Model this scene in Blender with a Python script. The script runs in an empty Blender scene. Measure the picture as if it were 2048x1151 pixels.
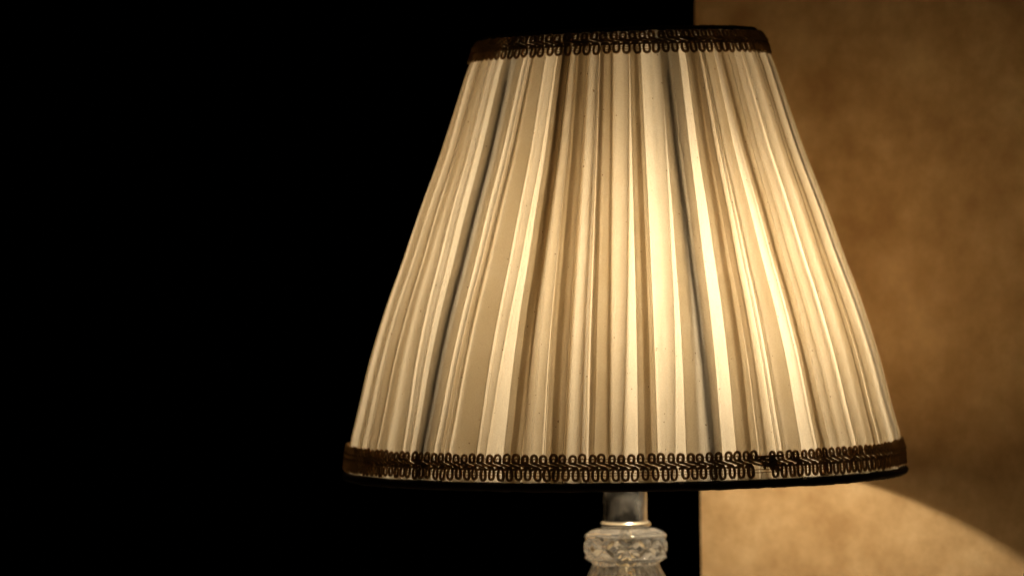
import bpy, bmesh, math, random
from mathutils import Vector, noise
S = 0.000265                      # metres per unit of the working grid (lamp is about 0.41 m tall)
YT = 1600.0                       # working-grid height of the table surface
PI = math.pi
rnd = random.Random(11)
sc = bpy.context.scene
col = sc.collection


def zz(y):
    return (YT - y) * S


# ------------------------------------------------------------------ helpers
def link(name, bm, mat, parent=None, smooth=True, sharp=None):
    me = bpy.data.meshes.new(name)
    bm.to_mesh(me)
    bm.free()
    for p in me.polygons:
        p.use_smooth = smooth
    if sharp:
        me.set_sharp_from_angle(angle=math.radians(sharp))
    o = bpy.data.objects.new(name, me)
    me.materials.append(mat)
    col.objects.link(o)
    if parent:
        o.parent = parent
    return o


def tube(bm, pts, rad, n=6, closed=False, flat=None):
    """round cord through a list of points"""
    m = len(pts)
    rings = []
    prev = None
    for i in range(m):
        a = pts[(i - 1) % m] if (closed or i > 0) else pts[i]
        b = pts[(i + 1) % m] if (closed or i < m - 1) else pts[i]
        t = (b - a)
        if t.length < 1e-9:
            t = Vector((1, 0, 0))
        t.normalize()
        if prev is None:
            u = Vector((0, 0, 1)).cross(t)
            if u.length < 1e-3:
                u = Vector((1, 0, 0)).cross(t)
        else:
            u = prev - t * prev.dot(t)
        u.normalize()
        prev = u
        w = t.cross(u)
        r = rad[i] if isinstance(rad, list) else rad
        rings.append([bm.verts.new(pts[i] + (u * math.cos(2 * PI * k / n) + w * math.sin(2 * PI * k / n)) * r) for k in range(n)])
    rng = range(m) if closed else range(m - 1)
    for i in rng:
        A, B = rings[i], rings[(i + 1) % m]
        for k in range(n):
            bm.faces.new((A[k], A[(k + 1) % n], B[(k + 1) % n], B[k]))
    if not closed:
        bm.faces.new(rings[0][::-1])
        bm.faces.new(rings[-1])


def lathe(bm, prof, n=96, rfun=None, cap=True):
    """prof: list of (y, r) in grid units; rfun(theta, y, r) may carve the radius"""
    rows = []
    for (y, r) in prof:
        row = []
        for k in range(n):
            th = 2 * PI * k / n
            rr = rfun(th, y, r) if rfun else r
            row.append(bm.verts.new((rr * S * math.sin(th), -rr * S * math.cos(th), zz(y))))
        rows.append(row)
    for i in range(len(rows) - 1):
        for k in range(n):
            bm.faces.new((rows[i][k], rows[i + 1][k], rows[i + 1][(k + 1) % n], rows[i][(k + 1) % n]))
    if cap:
        bm.faces.new(rows[0])
        bm.faces.new(rows[-1][::-1])


def lerp_table(tab, y):
    if y <= tab[0][0]:
        return tab[0][1]
    for (a, b), (c, d) in zip(tab, tab[1:]):
        if y <= c:
            t = (y - a) / (c - a)
            return b + (d - b) * t
    return tab[-1][1]


def smooth_table(tab, y):
    """catmull-rom through the table"""
    n = len(tab)
    if y <= tab[0][0]:
        return tab[0][1]
    if y >= tab[-1][0]:
        return tab[-1][1]
    for i in range(n - 1):
        if y <= tab[i + 1][0]:
            break
    x0, y0 = tab[i]
    x1, y1 = tab[i + 1]
    def slope(j):
        if j == 0:
            return (tab[1][1] - tab[0][1]) / (tab[1][0] - tab[0][0])
        if j == n - 1:
            return (tab[-1][1] - tab[-2][1]) / (tab[-1][0] - tab[-2][0])
        a = (tab[j][1] - tab[j - 1][1]) / (tab[j][0] - tab[j - 1][0])
        b = (tab[j + 1][1] - tab[j][1]) / (tab[j + 1][0] - tab[j][0])
        return 2 * a * b / (a + b) if a * b > 0 else 0
    h = x1 - x0
    t = (y - x0) / h
    m0, m1 = slope(i) * h, slope(i + 1) * h
    return ((2 * t ** 3 - 3 * t * t + 1) * y0 + (t ** 3 - 2 * t * t + t) * m0 + (-2 * t ** 3 + 3 * t * t) * y1 + (t ** 3 - t * t) * m1)


# ------------------------------------------------------------------ materials
def mat(name):
    m = bpy.data.materials.new(name)
    m.use_nodes = True
    m.node_tree.nodes.clear()
    out = m.node_tree.nodes.new('ShaderNodeOutputMaterial')
    return m, m.node_tree.nodes, m.node_tree.links, out


def principled(name, colr, rough=.5, metal=0., **kw):
    m, N, L, out = mat(name)
    b = N.new('ShaderNodeBsdfPrincipled')
    b.inputs['Base Color'].default_value = (*colr, 1)
    b.inputs['Roughness'].default_value = rough
    b.inputs['Metallic'].default_value = metal
    for k, v in kw.items():
        b.inputs[k].default_value = v
    L.new(b.outputs[0], out.inputs[0])
    return m, N, L, b


def noise_node(N, L, scale, detail=4, rough=.5, vec=None):
    t = N.new('ShaderNodeTexNoise')
    t.inputs['Scale'].default_value = scale
    t.inputs['Detail'].default_value = detail
    t.inputs['Roughness'].default_value = rough
    if vec is None:
        tc = N.new('ShaderNodeTexCoord')
        vec = tc.outputs['Object']
    L.new(vec, t.inputs['Vector'])
    return t


def ramp(N, L, src, stops):
    r = N.new('ShaderNodeValToRGB')
    e = r.color_ramp.elements
    while len(e) < len(stops):
        e.new(.5)
    for k, (p, c) in enumerate(stops):
        e[k].position = p
        e[k].color = (*c, 1) if len(c) == 3 else c
    L.new(src, r.inputs[0])
    return r


# pleated silk: thin cloth that passes and scatters light, with a few specks of dirt
def fabric_material():
    m, N, L, out = mat('cream_silk')
    n1 = noise_node(N, L, 55, 3)
    base = ramp(N, L, n1.outputs[0], [(.3, (.935, .895, .815)), (.7, (.97, .935, .87))])
    sp = noise_node(N, L, 620, 1)
    spk = ramp(N, L, sp.outputs[0], [(.765, (0, 0, 0)), (.80, (1, 1, 1))])
    mx = N.new('ShaderNodeMix')
    mx.data_type = 'RGBA'
    L.new(spk.outputs[0], mx.inputs[0])
    L.new(base.outputs[0], mx.inputs[6])
    mx.inputs[7].default_value = (.30, .2, .1, 1)
    fine = noise_node(N, L, 1500, 2)
    fr = ramp(N, L, fine.outputs[0], [(.3, (.90, .89, .88)), (.7, (1, 1, 1))])
    mul = N.new('ShaderNodeMix')
    mul.data_type = 'RGBA'
    mul.blend_type = 'MULTIPLY'
    mul.inputs[0].default_value = 1
    L.new(mx.outputs[2], mul.inputs[6])
    L.new(fr.outputs[0], mul.inputs[7])
    mx = mul
    # slub of the weave
    wv = noise_node(N, L, 2600, 2)
    bump = N.new('ShaderNodeBump')
    bump.inputs['Strength'].default_value = .10
    bump.inputs['Distance'].default_value = .0003
    L.new(wv.outputs[0], bump.inputs['Height'])
    d = N.new('ShaderNodeBsdfDiffuse')
    t = N.new('ShaderNodeBsdfTranslucent')
    L.new(mx.outputs[2], d.inputs[0])
    L.new(mx.outputs[2], t.inputs[0])
    L.new(bump.outputs[0], d.inputs['Normal'])
    L.new(bump.outputs[0], t.inputs['Normal'])
    mix = N.new('ShaderNodeMixShader')
    mix.inputs[0].default_value = .67
    L.new(d.outputs[0], mix.inputs[1])
    L.new(t.outputs[0], mix.inputs[2])
    L.new(mix.outputs[0], out.inputs[0])
    return m


M_FAB = fabric_material()


def lining_material():  # cloth of the added lining, shared by the loose thread
    m, N, L, out = mat('added_lining_cloth')
    n1 = noise_node(N, L, 900, 2)
    c = ramp(N, L, n1.outputs[0], [(.3, (.79, .735, .64)), (.7, (.85, .80, .71))])
    d = N.new('ShaderNodeBsdfDiffuse')
    t = N.new('ShaderNodeBsdfTranslucent')
    L.new(c.outputs[0], d.inputs[0])
    L.new(c.outputs[0], t.inputs[0])
    mix = N.new('ShaderNodeMixShader')
    mix.inputs[0].default_value = .67
    L.new(d.outputs[0], mix.inputs[1])
    L.new(t.outputs[0], mix.inputs[2])
    L.new(mix.outputs[0], out.inputs[0])
    return m


M_LINING = lining_material()


def cord_material():
    m, N, L, out = mat('brown_gimp_cord')
    n1 = noise_node(N, L, 900, 3)
    c = ramp(N, L, n1.outputs[0], [(.3, (.42, .265, .13)), (.7, (.60, .41, .22))])
    d = N.new('ShaderNodeBsdfDiffuse')
    t = N.new('ShaderNodeBsdfTranslucent')
    L.new(c.outputs[0], d.inputs[0])
    t.inputs[0].default_value = (.50, .40, .28, 1)
    mix = N.new('ShaderNodeMixShader')
    mix.inputs[0].default_value = .5
    L.new(d.outputs[0], mix.inputs[1])
    L.new(t.outputs[0], mix.inputs[2])
    L.new(mix.outputs[0], out.inputs[0])
    return m


M_CORD = cord_material()
M_BIND = principled('dark_binding', (.022, .013, .009), .85)[0]
M_WIRE = principled('black_wire', (.02, .018, .016), .5)[0]
M_BLACK = principled('black_bakelite', (.015, .013, .012), .4)[0]


def stem_material():
    m, N, L, b = principled('tarnished_nickel', (.5, .47, .42), .22, 1.0)
    n1 = noise_node(N, L, 60, 3, .5)
    r = ramp(N, L, n1.outputs[0], [(.35, (.10,) * 3), (.75, (.30,) * 3)])
    L.new(r.outputs[0], b.inputs['Roughness'])
    c = ramp(N, L, n1.outputs[0], [(.3, (.30, .30, .295)), (.55, (.44, .435, .42)), (.72, (.60, .57, .53))])
    L.new(c.outputs[0], b.inputs['Base Color'])
    n2 = noise_node(N, L, 90, 3, .5)
    r2 = ramp(N, L, n2.outputs[0], [(.40, (.97, .97, .97)), (.66, (.66, .66, .66))])
    L.new(r2.outputs[0], b.inputs['Metallic'])
    return m


M_STEM = stem_material()
M_BRASS = principled('polished_brass', (.84, .74, .54), .16, 1.0)[0]
M_NICKEL = principled('worn_nickel', (.80, .77, .70), .2, 1.0)[0]


def glass_material():  # pale diffuse share brightens the glass in place of refracted light
    m, N, L, out = mat('brightened_cut_glass')
    g = N.new('ShaderNodeBsdfPrincipled')
    g.inputs['Base Color'].default_value = (.95, .97, 1.0, 1)
    g.inputs['Transmission Weight'].default_value = 1
    g.inputs['Roughness'].default_value = .015
    g.inputs['IOR'].default_value = 1.52
    d = N.new('ShaderNodeBsdfDiffuse')
    d.inputs[0].default_value = (.84, .86, .90, 1)
    t = N.new('ShaderNodeBsdfTranslucent')
    t.inputs[0].default_value = (.84, .86, .90, 1)
    dt = N.new('ShaderNodeMixShader')
    L.new(d.outputs[0], dt.inputs[1])
    L.new(t.outputs[0], dt.inputs[2])
    n1 = noise_node(N, L, 60, 2)
    r = ramp(N, L, n1.outputs[0], [(.3, (.09,) * 3), (.7, (.15,) * 3)])
    mix = N.new('ShaderNodeMixShader')
    L.new(r.outputs[0], mix.inputs[0])
    L.new(g.outputs[0], mix.inputs[1])
    L.new(dt.outputs[0], mix.inputs[2])
    L.new(mix.outputs[0], out.inputs[0])
    return m


M_GLASS = glass_material()


def bulb_material():
    m, N, L, out = mat('lit_bulb')
    e = N.new('ShaderNodeEmission')
    e.inputs[0].default_value = (1.0, .815, .55, 1)
    e.inputs[1].default_value = 775
    L.new(e.outputs[0], out.inputs[0])
    return m


M_BULB = bulb_material()


def wall_material():
    m, N, L, b = principled('sponged_plaster', (.5, .35, .19), .85)
    n0 = noise_node(N, L, 14, 3, .5)
    n1 = noise_node(N, L, 48, 6, .62)
    ad = N.new('ShaderNodeMath')
    ad.operation = 'MULTIPLY_ADD'
    L.new(n0.outputs[0], ad.inputs[0])
    ad.inputs[1].default_value = .36
    sc2 = N.new('ShaderNodeMath')
    sc2.operation = 'MULTIPLY'
    L.new(n1.outputs[0], sc2.inputs[0])
    sc2.inputs[1].default_value = .64
    L.new(sc2.outputs[0], ad.inputs[2])
    c = ramp(N, L, ad.outputs[0], [(.34, (.50, .32, .155)), (.5, (.65, .447, .24)), (.66, (.81, .60, .355))])
    L.new(c.outputs[0], b.inputs['Base Color'])
    n2 = noise_node(N, L, 300, 5, .6)
    bp = N.new('ShaderNodeBump')
    bp.inputs['Strength'].default_value = .25
    bp.inputs['Distance'].default_value = .001
    L.new(n2.outputs[0], bp.inputs['Height'])
    L.new(bp.outputs[0], b.inputs['Normal'])
    b.inputs['Specular IOR Level'].default_value = .2
    return m


M_WALL = wall_material()
M_DARK = principled('room_darkness', (.0015, .0014, .0013), .95, **{'Specular IOR Level': 0.0})[0]  # near-black colour stands in for the darkness of the room


def wood_material():
    m, N, L, b = principled('light_wood', (.05, .028, .016), .4)
    tc = N.new('ShaderNodeTexCoord')
    mp = N.new('ShaderNodeMapping')
    mp.inputs['Scale'].default_value = (4, 60, 60)
    L.new(tc.outputs['Object'], mp.inputs[0])
    n1 = noise_node(N, L, 2, 5, .6, mp.outputs[0])
    c = ramp(N, L, n1.outputs[0], [(.3, (.15, .115, .08)), (.7, (.22, .175, .125))])
    L.new(c.outputs[0], b.inputs['Base Color'])
    return m


M_WOOD = wood_material()

# ------------------------------------------------------------------ the lamp
lamp = bpy.data.objects.new('table_lamp', None)
col.objects.link(lamp)
lamp['label'] = 'lit table lamp with cream pleated shade, brown braid trim and cut glass base'
lamp['category'] = 'table lamp'

# outline of the shade: (grid height, radius)
PROF = [(64, 250), (68, 266), (78, 282), (92, 288), (115, 296), (133, 303), (171, 315), (209, 327), (253, 341), (297, 355), (341, 371), (385, 388), (454, 413),
        (520, 436), (591, 463), (682, 493.5), (755, 514.5), (792, 523.5), (839, 536), (883, 547.5), (948, 556)]
RIBS = [math.radians(a) for a in (-46.5, 16.2, 78, 137, 197, 257)]


def shade_r(y, th):
    r = smooth_table(PROF, y)
    v = max(0, min(1, (y - 100) / 830))
    env = math.sin(PI * v) ** .7 if 0 < v < 1 else 0
    d = min(abs((th - a + PI) % (2 * PI) - PI) for a in RIBS)
    dip = math.exp(-(d / .10) ** 2)
    sw = noise.noise(Vector((math.cos(th) * 2.2, math.sin(th) * 2.2, y * .0015 + 4)))
    return r * (1 + env * (.002 - .009 * dip + .004 * sw))


def lean(th, y):
    """the top ring sits a little crooked on its wires"""
    v = max(0, min(1, (y - 60) / 840))
    return (1 - v) ** 2 * (5 - 6.5 * math.sin(th))


def on_shade(th, y, off):
    r = (shade_r(y, th) + off) * S
    return Vector((r * math.sin(th), -r * math.cos(th), zz(y + lean(th, y))))


# folds of the fabric, [side of the visible edge, bottom a, bottom b, top a, top b]
D0, CX, AXT, AXB = 9500., 1024., 1238., 1248.
FOLDS = [
    ('R', 712, 720, 944, 948), ('R', 734, 748, 957, 963), ('L', 757, 770, 966, 974), ('R', 784, 801, 975, 983),
    ('L', 826, 842, 1010, 1022), ('R', 848, 862, 1036, 1048), ('R', 902, 950, 1074, 1092), ('R', 958, 968, 1104, 1113),
    ('L', 1005, 1030, 1116, 1132), ('R', 1020, 1041, 1127, 1140), ('L', 1046, 1056, 1125, 1133), ('R', 1067, 1081, 1140, 1151),
    ('L', 1089, 1113, 1151, 1167), ('R', 1102, 1126, 1159, 1174), ('R', 1148, 1158, 1188, 1194),
    ('R', 1188, 1216, 1205, 1223), ('R', 1230, 1241, 1236, 1254), ('L', 1276, 1301, 1258, 1272),
    ('R', 1291, 1315, 1266, 1279), ('R', 1337, 1349, 1305, 1317), ('L', 1373, 1400, 1318, 1331),
    ('R', 1430, 1444, 1341, 1354), ('L', 1474, 1500, 1368, 1382), ('R', 1494, 1517, 1375, 1386),
    ('R', 1522, 1534, 1386, 1393), ('R', 1573, 1603, 1406, 1424), ('L', 1637, 1651, 1432, 1441),
    ('R', 1644, 1663, 1436, 1449), ('R', 1670, 1678, 1451, 1459), ('R', 1690, 1706, 1464, 1474),
    ('L', 1716, 1731, 1482, 1491), ('R', 1736, 1746, 1497, 1504), ('L', 1766, 1781, 1511, 1521),
]


def ang(x, ax, r):
    th = 0.
    for _ in range(6):
        X = (x - CX) * (D0 - r * math.cos(th)) / D0 - (ax - CX)
        th = math.asin(max(-.995, min(.995, X / r)))
    return th


pleats = []
for s, ba, bb, ta, tb in FOLDS:
    pleats.append([s, ang(ba, AXB, 553), ang(bb, AXB, 553), ang(ta, AXT, 295), ang(tb, AXT, 295)])
a = max(pleats[-1][2], pleats[-1][4]) + .05
end = 2 * PI + min(pleats[0][1], pleats[0][3]) - .05
while a < end - .1:  # unseen back pleats, packed closer to dim the shade's glow on the wall
    w = rnd.uniform(.03, .06)
    g = rnd.uniform(0, .04)
    if a + w > end:
        break
    pleats.append([rnd.choice('RRL'), a, a + w, a + rnd.uniform(-.01, .01), a + w + rnd.uniform(-.005, .015)])
    a += w + g
main = sorted(pleats, key=lambda p: p[1])
for p, q in zip(main, main[1:]):
    g0, g1 = p[2], q[1]
    t0, t1 = p[4], q[3]
    near_rib = any(g0 - .05 < (a + PI) % (2 * PI) - PI < g1 + .02 for a in RIBS)
    if g1 - g0 > .022 and t1 - t0 > .012 and rnd.random() < (.65 if g0 < .0 else .5) and not near_rib:
        # an inverted tuck: both halves hidden behind the face, only a crease shows
        f0 = rnd.uniform(-.25, .35)
        f1 = f0 + rnd.uniform(.35, .75)
        h = rnd.uniform(-.2, .2)
        pleats.append(['B', g0 + (g1 - g0) * f0, g0 + (g1 - g0) * f1, t0 + (t1 - t0) * (f0 + h), t0 + (t1 - t0) * (f1 + h + .1)])
    for f in (rnd.uniform(.12, .3), rnd.uniform(.45, .6), rnd.uniform(.7, .88)):
        if g1 - g0 < .04 or t1 - t0 < .025 or rnd.random() < .35 or near_rib:
            continue
        wb = rnd.uniform(.003, .008)
        wt = rnd.uniform(.003, .010)
        c, ct = g0 + (g1 - g0) * f, t0 + (t1 - t0) * (f + rnd.uniform(-.1, .1))
        pleats.append([rnd.choice('RL'), c, c + wb, ct, ct + wt])
pleats.sort(key=lambda p: p[1] + p[3])
for p in pleats:
    p.append(rnd.uniform(1.0, 4.5))       # how far the flap stands out
    p.append(rnd.uniform(0, 100))
    p.append(rnd.uniform(1.5, 4.0) if p[2] - p[1] < .018 else rnd.choice((3, 5, 8, 12, 18)))   # how deep the hidden fold goes
    p.append(rnd.uniform(.2, .8))

YB, YU = 900., 115.
rows_y = [64, 66, 68, 72, 78, 86, 95, 105, 115] + [115 + (900 - 115) * k / 26 for k in range(1, 27)] + [915, 930, 944]


def fold_row(y):
    """one horizontal line of cloth: list of (theta, offset)"""
    v = (y - YU) / (YB - YU)
    v = max(-.05, min(1.06, v))
    keys = []
    for s, ba, bb, ta, tb, g, sd, dp, sp in pleats:
        j = .0020 * noise.noise(Vector((v * 2.1, sd, .3))) * (1 if 0 < v < 1 else .6)
        j2 = .0020 * noise.noise(Vector((v * 2.6, sd, 7.7)))
        A = ta + (ba - ta) * v + j
        B = tb + (bb - tb) * v + j2
        B = max(B, A + .004)
        d = dp * (1.15 - .35 * v)
        if s == 'R':
            keys += [(A - .004, g, 4), (B, g, 1), (B + .0012, g * .6, 1), (B - .0005, g * .2, 5), (A, -d, 1), (A - .0012, -d - .8, 1), (A + .001, -d - 1.6, 5), (B + .008, -1.2, NS_GAP)]
        elif s == 'L':
            keys += [(A - .008, -1.2, 5), (B, -d - 1.6, 1), (B + .0012, -d - .8, 1), (B, -d, 5), (A + .0005, g * .2, 1), (A - .0012, g * .6, 1), (A, g, 4), (B + .004, g, NS_GAP)]
        else:
            C = A + (B - A) * sp
            keys += [(C - .0032, 0, 2), (C - .0006, -.8, 4), (A, -d, 1), (A - .001, -d - .8, 1), (A, -d - 1.6, 6), (B, -d * .7 - 2, 1), (B + .001, -d * .7 - 1, 1), (B, -d * .7, 4), (C + .0006, -.8, 2), (C + .0032, 0, NS_GAP)]
    return keys


NS_GAP = 12


def expand(keys):
    out = []
    n = len(keys)
    for i in range(n):
        t0, o0, k0 = keys[i]
        if i + 1 < n:
            t1, o1, k1 = keys[i + 1]
        else:
            t1, o1, k1 = keys[0]
            t1 += 2 * PI
        ns = k0
        for k in range(ns):
            f = k / ns
            fo = f * f * (3 - 2 * f) if ns == NS_GAP else f
            out.append((t0 + (t1 - t0) * f, o0 + (o1 - o0) * fo))
    return out


bm = bmesh.new()
grid = []
for y in rows_y:
    pts = expand(fold_row(y))
    row = []
    for th, off in pts:
        v = max(0, min(1, (y - 90) / 840))
        env = min(1, 4 * v * (1 - v) + .25)
        wob = 5.0 * env * noise.noise(Vector((math.sin(th) * 9, math.cos(th) * 9, y * .0013)))
        wob += 3.0 * env * noise.noise(Vector((math.sin(th) * 22, math.cos(th) * 22, y * .0011 + 9)))
        wob += .8 * env * noise.noise(Vector((math.sin(th) * 75, math.cos(th) * 75, y * .0010 + 5)))
        rd = min(abs((th - a_ + PI) % (2 * PI) - PI) for a_ in RIBS)
        hold = math.exp(-(rd / .05) ** 2)
        wob *= 1 - .95 * hold
        if rd < .09:                      # the cloth is pressed flat against the wire
            q = math.exp(-(rd / .045) ** 4)
            off = min(max(off, -30 + 29.3 * q), 30 - 28.8 * q)
        row.append(bm.verts.new(on_shade(th, y, off + wob)))
    grid.append(row)
for i in range(len(grid) - 1):
    A, B = grid[i], grid[i + 1]
    n = len(A)
    for k in range(n):
        bm.faces.new((A[k], B[k], B[(k + 1) % n], A[(k + 1) % n]))
shade = link('pleated_shade', bm, M_FAB, lamp, True, 45)

# ---- a frayed loose thread by the rib right of centre
bm = bmesh.new()
ta, tb = ang(1349, 1240, 340), ang(1366, 1241, 364)
pts = []
for k in range(22):
    f = k / 21
    pts.append(on_shade(ta + (tb - ta) * f + .006 * noise.noise(Vector((f * 7, 2, 1))), 247 + 74 * f, 5.5 + 2 * noise.noise(Vector((f * 5, 9, 4)))))
tube(bm, pts, .75 * S, 5)
link('loose_thread', bm, M_LINING, shade)

# ---- unseen lining inside the wires, added to dim and soften the pleats' glow
bm = bmesh.new()
grid = []
ys = [74 + (944 - 74) * k / 30 for k in range(31)]
for y in ys:
    row = []
    for k in range(180):
        th = 2 * PI * k / 180
        v = (y - 74) / 870
        row.append(bm.verts.new(on_shade(th, y, -22 - 5 * min(1, 6 * v * (1 - v)))))
    grid.append(row)
for i in range(30):
    for k in range(180):
        bm.faces.new((grid[i][k], grid[i + 1][k], grid[i + 1][(k + 1) % 180], grid[i][(k + 1) % 180]))
link('added_lining', bm, M_LINING, shade)

# ---- wire frame of the shade: two rings and six ribs
for nm, y, r, tr in (('frame_ring', 80, 272, 6), ('frame_ring', 942, 555, 6.5)):
    bm = bmesh.new()
    tube(bm, [Vector((r * S * math.sin(t), -r * S * math.cos(t), zz(y + lean(t, y)))) for t in [2 * PI * k / 120 for k in range(120)]], tr * S, 8, True)
    link(nm, bm, M_WIRE, shade)
for a in RIBS:
    bm = bmesh.new()
    pts = []
    for k in range(30):
        y = 80 + (942 - 80) * k / 29
        r = (272 + (smooth_table(PROF, y) - 8.5 - 272) * min(1, k / 3)) if k < 3 else shade_r(y, a) - 11.0
        pts.append(Vector((r * S * math.sin(a), -r * S * math.cos(a), zz(y + lean(a, y)))))
    tube(bm, pts, 10.4 * S, 12)
    link('frame_rib', bm, M_WIRE, shade)


# ---- dark cloth binding on both edges
def binding(name, y0, r0, hy, hr, amp):
    bm = bmesh.new()
    n, m = 420, 12
    rings = []
    for i in range(n):
        th = 2 * PI * i / n
        ring = []
        for k in range(m):
            b = 2 * PI * k / m
            f = 1 + amp * noise.noise(Vector((math.sin(th) * 40, math.cos(th) * 40, k * .8))) + .6 * amp * noise.noise(Vector((math.sin(th) * 11, math.cos(th) * 11, 3)))
            r = (r0 + hr * math.cos(b) * f) * S
            y = y0 + hy * math.sin(b) * f + .8 * noise.noise(Vector((math.sin(th) * 5, math.cos(th) * 5, 8)))
            ring.append(bm.verts.new((r * math.sin(th), -r * math.cos(th), zz(y + lean(th, y)))))
        rings.append(ring)
    for i in range(n):
        A, B = rings[i], rings[(i + 1) % n]
        for k in range(m):
            bm.faces.new((A[k], B[k], B[(k + 1) % m], A[(k + 1) % m]))
    return link(name, bm, M_BIND, shade)


binding('edge_binding', 945.5, 556.5, 8, 9, .16)
binding('edge_binding', 71.5, 264, 8.5, 11.5, .12)


# ---- gimp braid: looped cord above and below two wavy cords, on thin carrier threads
def braid(yc, hh, n, knot=None, seed=1, offs=7.0):
    rr = random.Random(seed)
    bm = bmesh.new()
    dth = 2 * PI / n
    cr = 2.8 * S

    def P(th, y, o):
        return on_shade(th, y, offs + o)
    for row in (1, -1):                   # 1: loops pointing up, -1: loops pointing down
        for k in range(n):
            th0 = k * dth + (0 if row == 1 else .35 * dth)
            if knot is not None and abs((th0 - knot + PI) % (2 * PI) - PI) < .8 * dth:
                continue
            jx = rr.uniform(-.05, .05)
            sx = rr.uniform(.9, 1.08)
            h = hh * rr.uniform(.93, 1.06)
            tilt = rr.uniform(-.10, .10)
            if row == 1:
                path = [(1.55, .0, -1.4), (1.2, .04, -.6), (.85, .12, .6), (.5, .22, 1.4), (.15, .32, 1.6), (-.18, .36, 1.2), (-.29, .48, .6), (-.29, .75, .3), (-.19, .90, .2),
                        (0, .95, .2), (.19, .90, .2), (.29, .75, .2), (.28, .50, .0), (.15, .36, -.6), (-.02, .34, -1.0)]
            else:
                path = [(-.62, .16, 1.2), (-.42, .12, 1.0), (-.18, .04, .8), (.08, .03, .8), (.25, .20, .6), (.295, .44, .4), (.285, .72, .2), (.18, .88, .2),
                        (0, .93, .2), (-.18, .88, .2), (-.285, .72, .2), (-.29, .46, .1), (-.22, .22, -.4), (-.06, .10, -.9), (.2, .12, -1.2)]
            pts = []
            for (u, w, o) in path:
                th = th0 + (u * sx + jx + tilt * w) * dth
                pts.append(P(th, yc - row * w * h, o * 1.3))
            # resample smoothly
            fine = []
            for i in range(len(pts) - 1):
                p0, p1, p2, p3 = pts[max(0, i - 1)], pts[i], pts[i + 1], pts[min(len(pts) - 1, i + 2)]
                for t in (0, .5):
                    fine.append(.5 * ((2 * p1) + (p2 - p0) * t + (2 * p0 - 5 * p1 + 4 * p2 - p3) * t * t + (3 * p1 - p0 - 3 * p2 + p3) * t ** 3))
            fine.append(pts[-1])
            tube(bm, fine, cr * rr.uniform(.92, 1.08), 6)
            # a thinner arc inside each upward loop
            if row == 1:
                inner = [P(th0 + (u + jx + tilt * w) * dth, yc - w * h, -1.5) for (u, w) in ((-.15, .35), (-.15, .58), (0, .70), (.15, .58), (.15, .35))]
                tube(bm, inner, .85 * S, 5)
    # carrier threads
    for f in (.42, .66, -.38, -.60):
        m = n * 2
        tube(bm, [P(2 * PI * k / m, yc - f * hh + .5 * rr.uniform(-1, 1), -2.5) for k in range(m)], .75 * S, 4, True)
    if knot is not None:                  # where the braid's two ends are tucked and sewn together
        for q in range(10):
            pts = []
            b = knot + rr.uniform(-1.7, .5) * dth
            yy = yc + rr.uniform(-.45, .45) * hh
            for k in range(9):
                b += rr.uniform(.02, .36) * dth
                yy += rr.uniform(-.28, .28) * hh
                yy = max(yc - .6 * hh, min(yc + .6 * hh, yy))
                pts.append(P(b, yy, rr.uniform(-1, 3.5)))
            tube(bm, pts, 2.3 * S, 6)
    return bm


link('braid_trim', braid(908, 25, 187, math.radians(27.2), 3), M_CORD, shade)
link('braid_trim', braid(94, 22, 97, None, 8, 5.5), M_CORD, shade)

# ---- bulb, socket
bx, by, bY = 95, -140, 628
axis0 = Vector((0, 0, zz(760)))
tip = Vector((bx * S, by * S, zz(bY)))
L0 = (tip - axis0).length / S
dirn = (tip - axis0).normalized()
u = dirn.cross(Vector((0, 1, 0))).normalized()
w = dirn.cross(u)


def along(bm, prof, n=24):
    rows = []
    for d, r in prof:
        c = axis0 + dirn * d * S
        rows.append([bm.verts.new(c + (u * math.cos(2 * PI * k / n) + w * math.sin(2 * PI * k / n)) * r * S) for k in range(n)])
    for i in range(len(rows) - 1):
        for k in range(n):
            bm.faces.new((rows[i][k], rows[i][(k + 1) % n], rows[i + 1][(k + 1) % n], rows[i + 1][k]))
    bm.faces.new(rows[0][::-1])
    bm.faces.new(rows[-1])
    bmesh.ops.recalc_face_normals(bm, faces=bm.faces)


bm = bmesh.new()
along(bm, [(-20, 24), (-16, 28), (74, 28), (78, 20), (90, 9), (L0 - 27, 8)])
link('bulb_socket', bm, M_BLACK, lamp, True, 40)
bm = bmesh.new()
along(bm, [(L0 - 26, 2)] + [(L0 - 26 * math.cos(PI * k / 10), 26 * math.sin(PI * k / 10)) for k in range(1, 10)] + [(L0 + 26, 2)], 16)
link('light_bulb', bm, M_BULB, lamp)

# ---- stem and brass collar
bm = bmesh.new()
lathe(bm, [(772, 30), (776, 43), (790, 44), (1040, 44), (1047, 44.5)], 64)
link('stem', bm, M_STEM, lamp, True, 40)
bm = bmesh.new()
lathe(bm, [(1043, 40), (1043.5, 45), (1045, 48.5), (1048, 51), (1051, 51.5), (1054, 50.5), (1056.6, 46), (1057.4, 40)], 64)
link('collar_ring', bm, M_NICKEL, lamp)


# ---- cut glass knop below the collar, with rows of diamond cuts
def tri(x):
    return abs((x % 1.0) - .5) * 2


def knop(th, y, r):
    if 1074 <= y <= 1117:
        uu = th / (2 * PI) * 10
        vv = (y - 1096) / 44.0
        a1 = tri(uu + vv + .5)
        a2 = tri(uu - vv + .5)
        cut = min(a1, a2)
        env = min(1, (y - 1074) / 4, (1117 - y) / 4)
        return r - env * 9 * (1 - min(1, cut * 1.6))
    if 1117 < y < 1128:
        f = (y - 1117) / 11.0
        return r - 5.0 * math.sin(PI * f) * (tri(th / (2 * PI) * 20))
    return r


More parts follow.
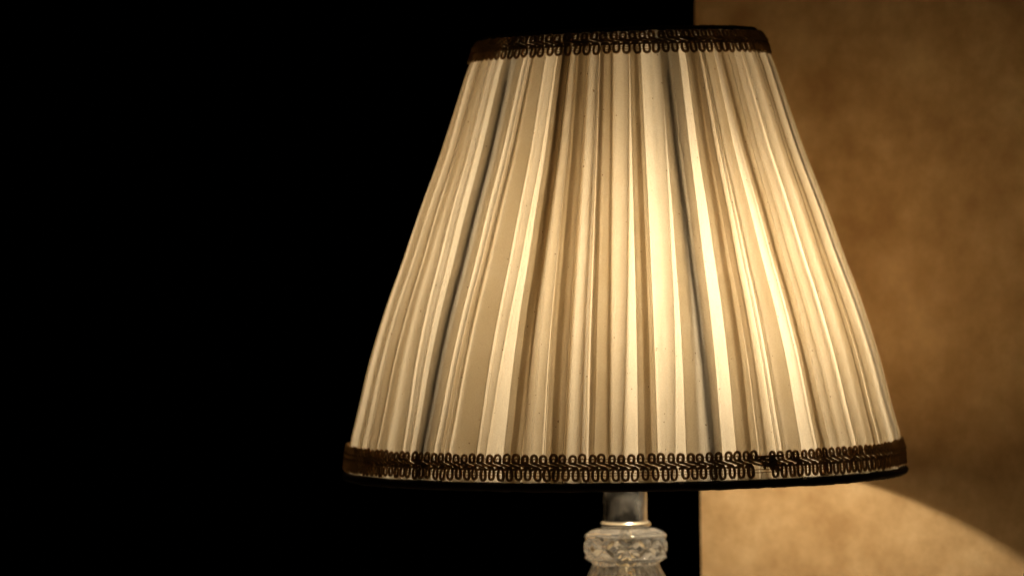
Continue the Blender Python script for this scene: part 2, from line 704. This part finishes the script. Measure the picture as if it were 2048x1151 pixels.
prof = [(1057.6, 30), (1057.8, 50), (1058.4, 56), (1060, 63), (1063, 71), (1067, 77.5), (1071, 81.5), (1074, 83)]
prof += [(1074 + 43 * k / 30, 83 + .8 * math.sin(PI * k / 30)) for k in range(1, 31)]
prof += [(1119, 81), (1121, 77.5), (1124, 72), (1127, 68.5), (1129.5, 67), (1130, 40)]
bm = bmesh.new()
lathe(bm, prof, 240, knop)
link('cut_glass_knop', bm, M_GLASS, lamp, True, 22)


# ---- fluted glass body, foot
def flute(th, y, r):
    e = max(0, min(1, (y - 1134) / 20, (1480 - y) / 60))
    return r - e * r * .045 * (1 - abs(math.sin(th * 12)))


prof = [(1130.4, 40), (1130.8, 67), (1133, 68), (1140, 71.5), (1150, 77), (1170, 88), (1200, 103), (1240, 117), (1280, 124),
        (1320, 122), (1360, 112), (1400, 95), (1440, 76), (1470, 62), (1490, 57), (1500, 58), (1512, 70), (1530, 105), (1550, 138), (1570, 150), (1590, 153), (1599.0, 152)]
bm = bmesh.new()
lathe(bm, prof, 192, flute)
body = link('glass_body', bm, M_GLASS, lamp, True, 30)
bm = bmesh.new()
lathe(bm, [(1056, 9), (1598, 9)], 16)
link('centre_rod', bm, M_BRASS, lamp)

# ------------------------------------------------------------------ the setting
# plastered wall: ends at the left, comes towards the viewer on the right
A0 = Vector((169 * S, 602 * S, 0))
tdir = Vector((math.cos(math.radians(-35)), math.sin(math.radians(-35)), 0))
ndir = Vector((-tdir.y, tdir.x, 0))          # away from the lamp
bm = bmesh.new()
Lw, Tw, z0, z1 = 1700 * S, .10, -.70, 1.5
c = [A0, A0 + tdir * Lw, A0 + tdir * Lw + ndir * Tw, A0 + ndir * Tw]
lo = [bm.verts.new((p.x, p.y, z0)) for p in c]
hi = [bm.verts.new((p.x, p.y, z1)) for p in c]
bm.faces.new(lo[::-1])
bm.faces.new(hi)
for k in range(4):
    bm.faces.new((lo[k], lo[(k + 1) % 4], hi[(k + 1) % 4], hi[k]))
bmesh.ops.recalc_face_normals(bm, faces=bm.faces)
vert_edges = [e for e in bm.edges if abs((e.verts[0].co - e.verts[1].co).z) > .5]
bmesh.ops.bevel(bm, geom=vert_edges, offset=.0025, segments=4, affect='EDGES')
wall = link('wall', bm, M_WALL, None, True, 30)
wall['kind'] = 'structure'

# black sheet standing in for the dark room beyond the wall's end
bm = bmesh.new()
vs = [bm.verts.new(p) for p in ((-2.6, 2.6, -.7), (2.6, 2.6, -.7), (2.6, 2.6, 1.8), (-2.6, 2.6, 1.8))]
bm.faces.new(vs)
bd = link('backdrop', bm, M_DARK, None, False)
bd['kind'] = 'structure'

# table surface under the lamp
bm = bmesh.new()
bmesh.ops.create_cube(bm, size=1, matrix=__import__('mathutils').Matrix.Translation((-.115, -.16, -.0125)) @ __import__('mathutils').Matrix.Diagonal((.47, .48, .025, 1)))
bmesh.ops.bevel(bm, geom=list(bm.edges), offset=.004, segments=3, affect='EDGES')
tb = link('table_surface', bm, M_WOOD, None, True, 35)
tb['kind'] = 'structure'

# ------------------------------------------------------------------ world, camera, render
wd = bpy.data.worlds.new('World')
sc.world = wd
wd.use_nodes = True
bg = wd.node_tree.nodes.get('Background') or wd.node_tree.nodes.new('ShaderNodeBackground')
bg.inputs[0].default_value = (1, .66, .38, 1)
bg.inputs[1].default_value = .006

cam = bpy.data.cameras.new('camera')
co = bpy.data.objects.new('camera', cam)
col.objects.link(co)
sc.camera = co
cam.sensor_width = 36
cam.lens = 36 * D0 / 2048
cam.clip_start = .05
cam.clip_end = 60
DX = 221
co.location = (-DX * S, -D0 * S, zz(430))
from mathutils import Matrix
tilt = math.atan((575.5 - 430) / D0)
roll = math.radians(-.72)
co.rotation_mode = 'QUATERNION'
co.rotation_quaternion = (Matrix.Rotation(PI / 2 - tilt, 3, 'X') @ Matrix.Rotation(roll, 3, 'Z')).to_quaternion()
cam.dof.use_dof = True
cam.dof.focus_distance = (D0 - 520) * S
cam.dof.aperture_fstop = 8.0

sc.render.engine = 'CYCLES'
cy = sc.cycles
cy.use_denoising = True
cy.max_bounces = 20
cy.diffuse_bounces = 14
cy.glossy_bounces = 8
cy.transmission_bounces = 16
cy.transparent_max_bounces = 8
cy.caustics_refractive = True
cy.caustics_reflective = True
cy.blur_glossy = .5
cy.sample_clamp_indirect = 6
sc.view_settings.view_transform = 'Standard'
sc.view_settings.look = 'None'
sc.view_settings.exposure = 0
sc.view_settings.gamma = 1
sc.view_settings.use_curve_mapping = False
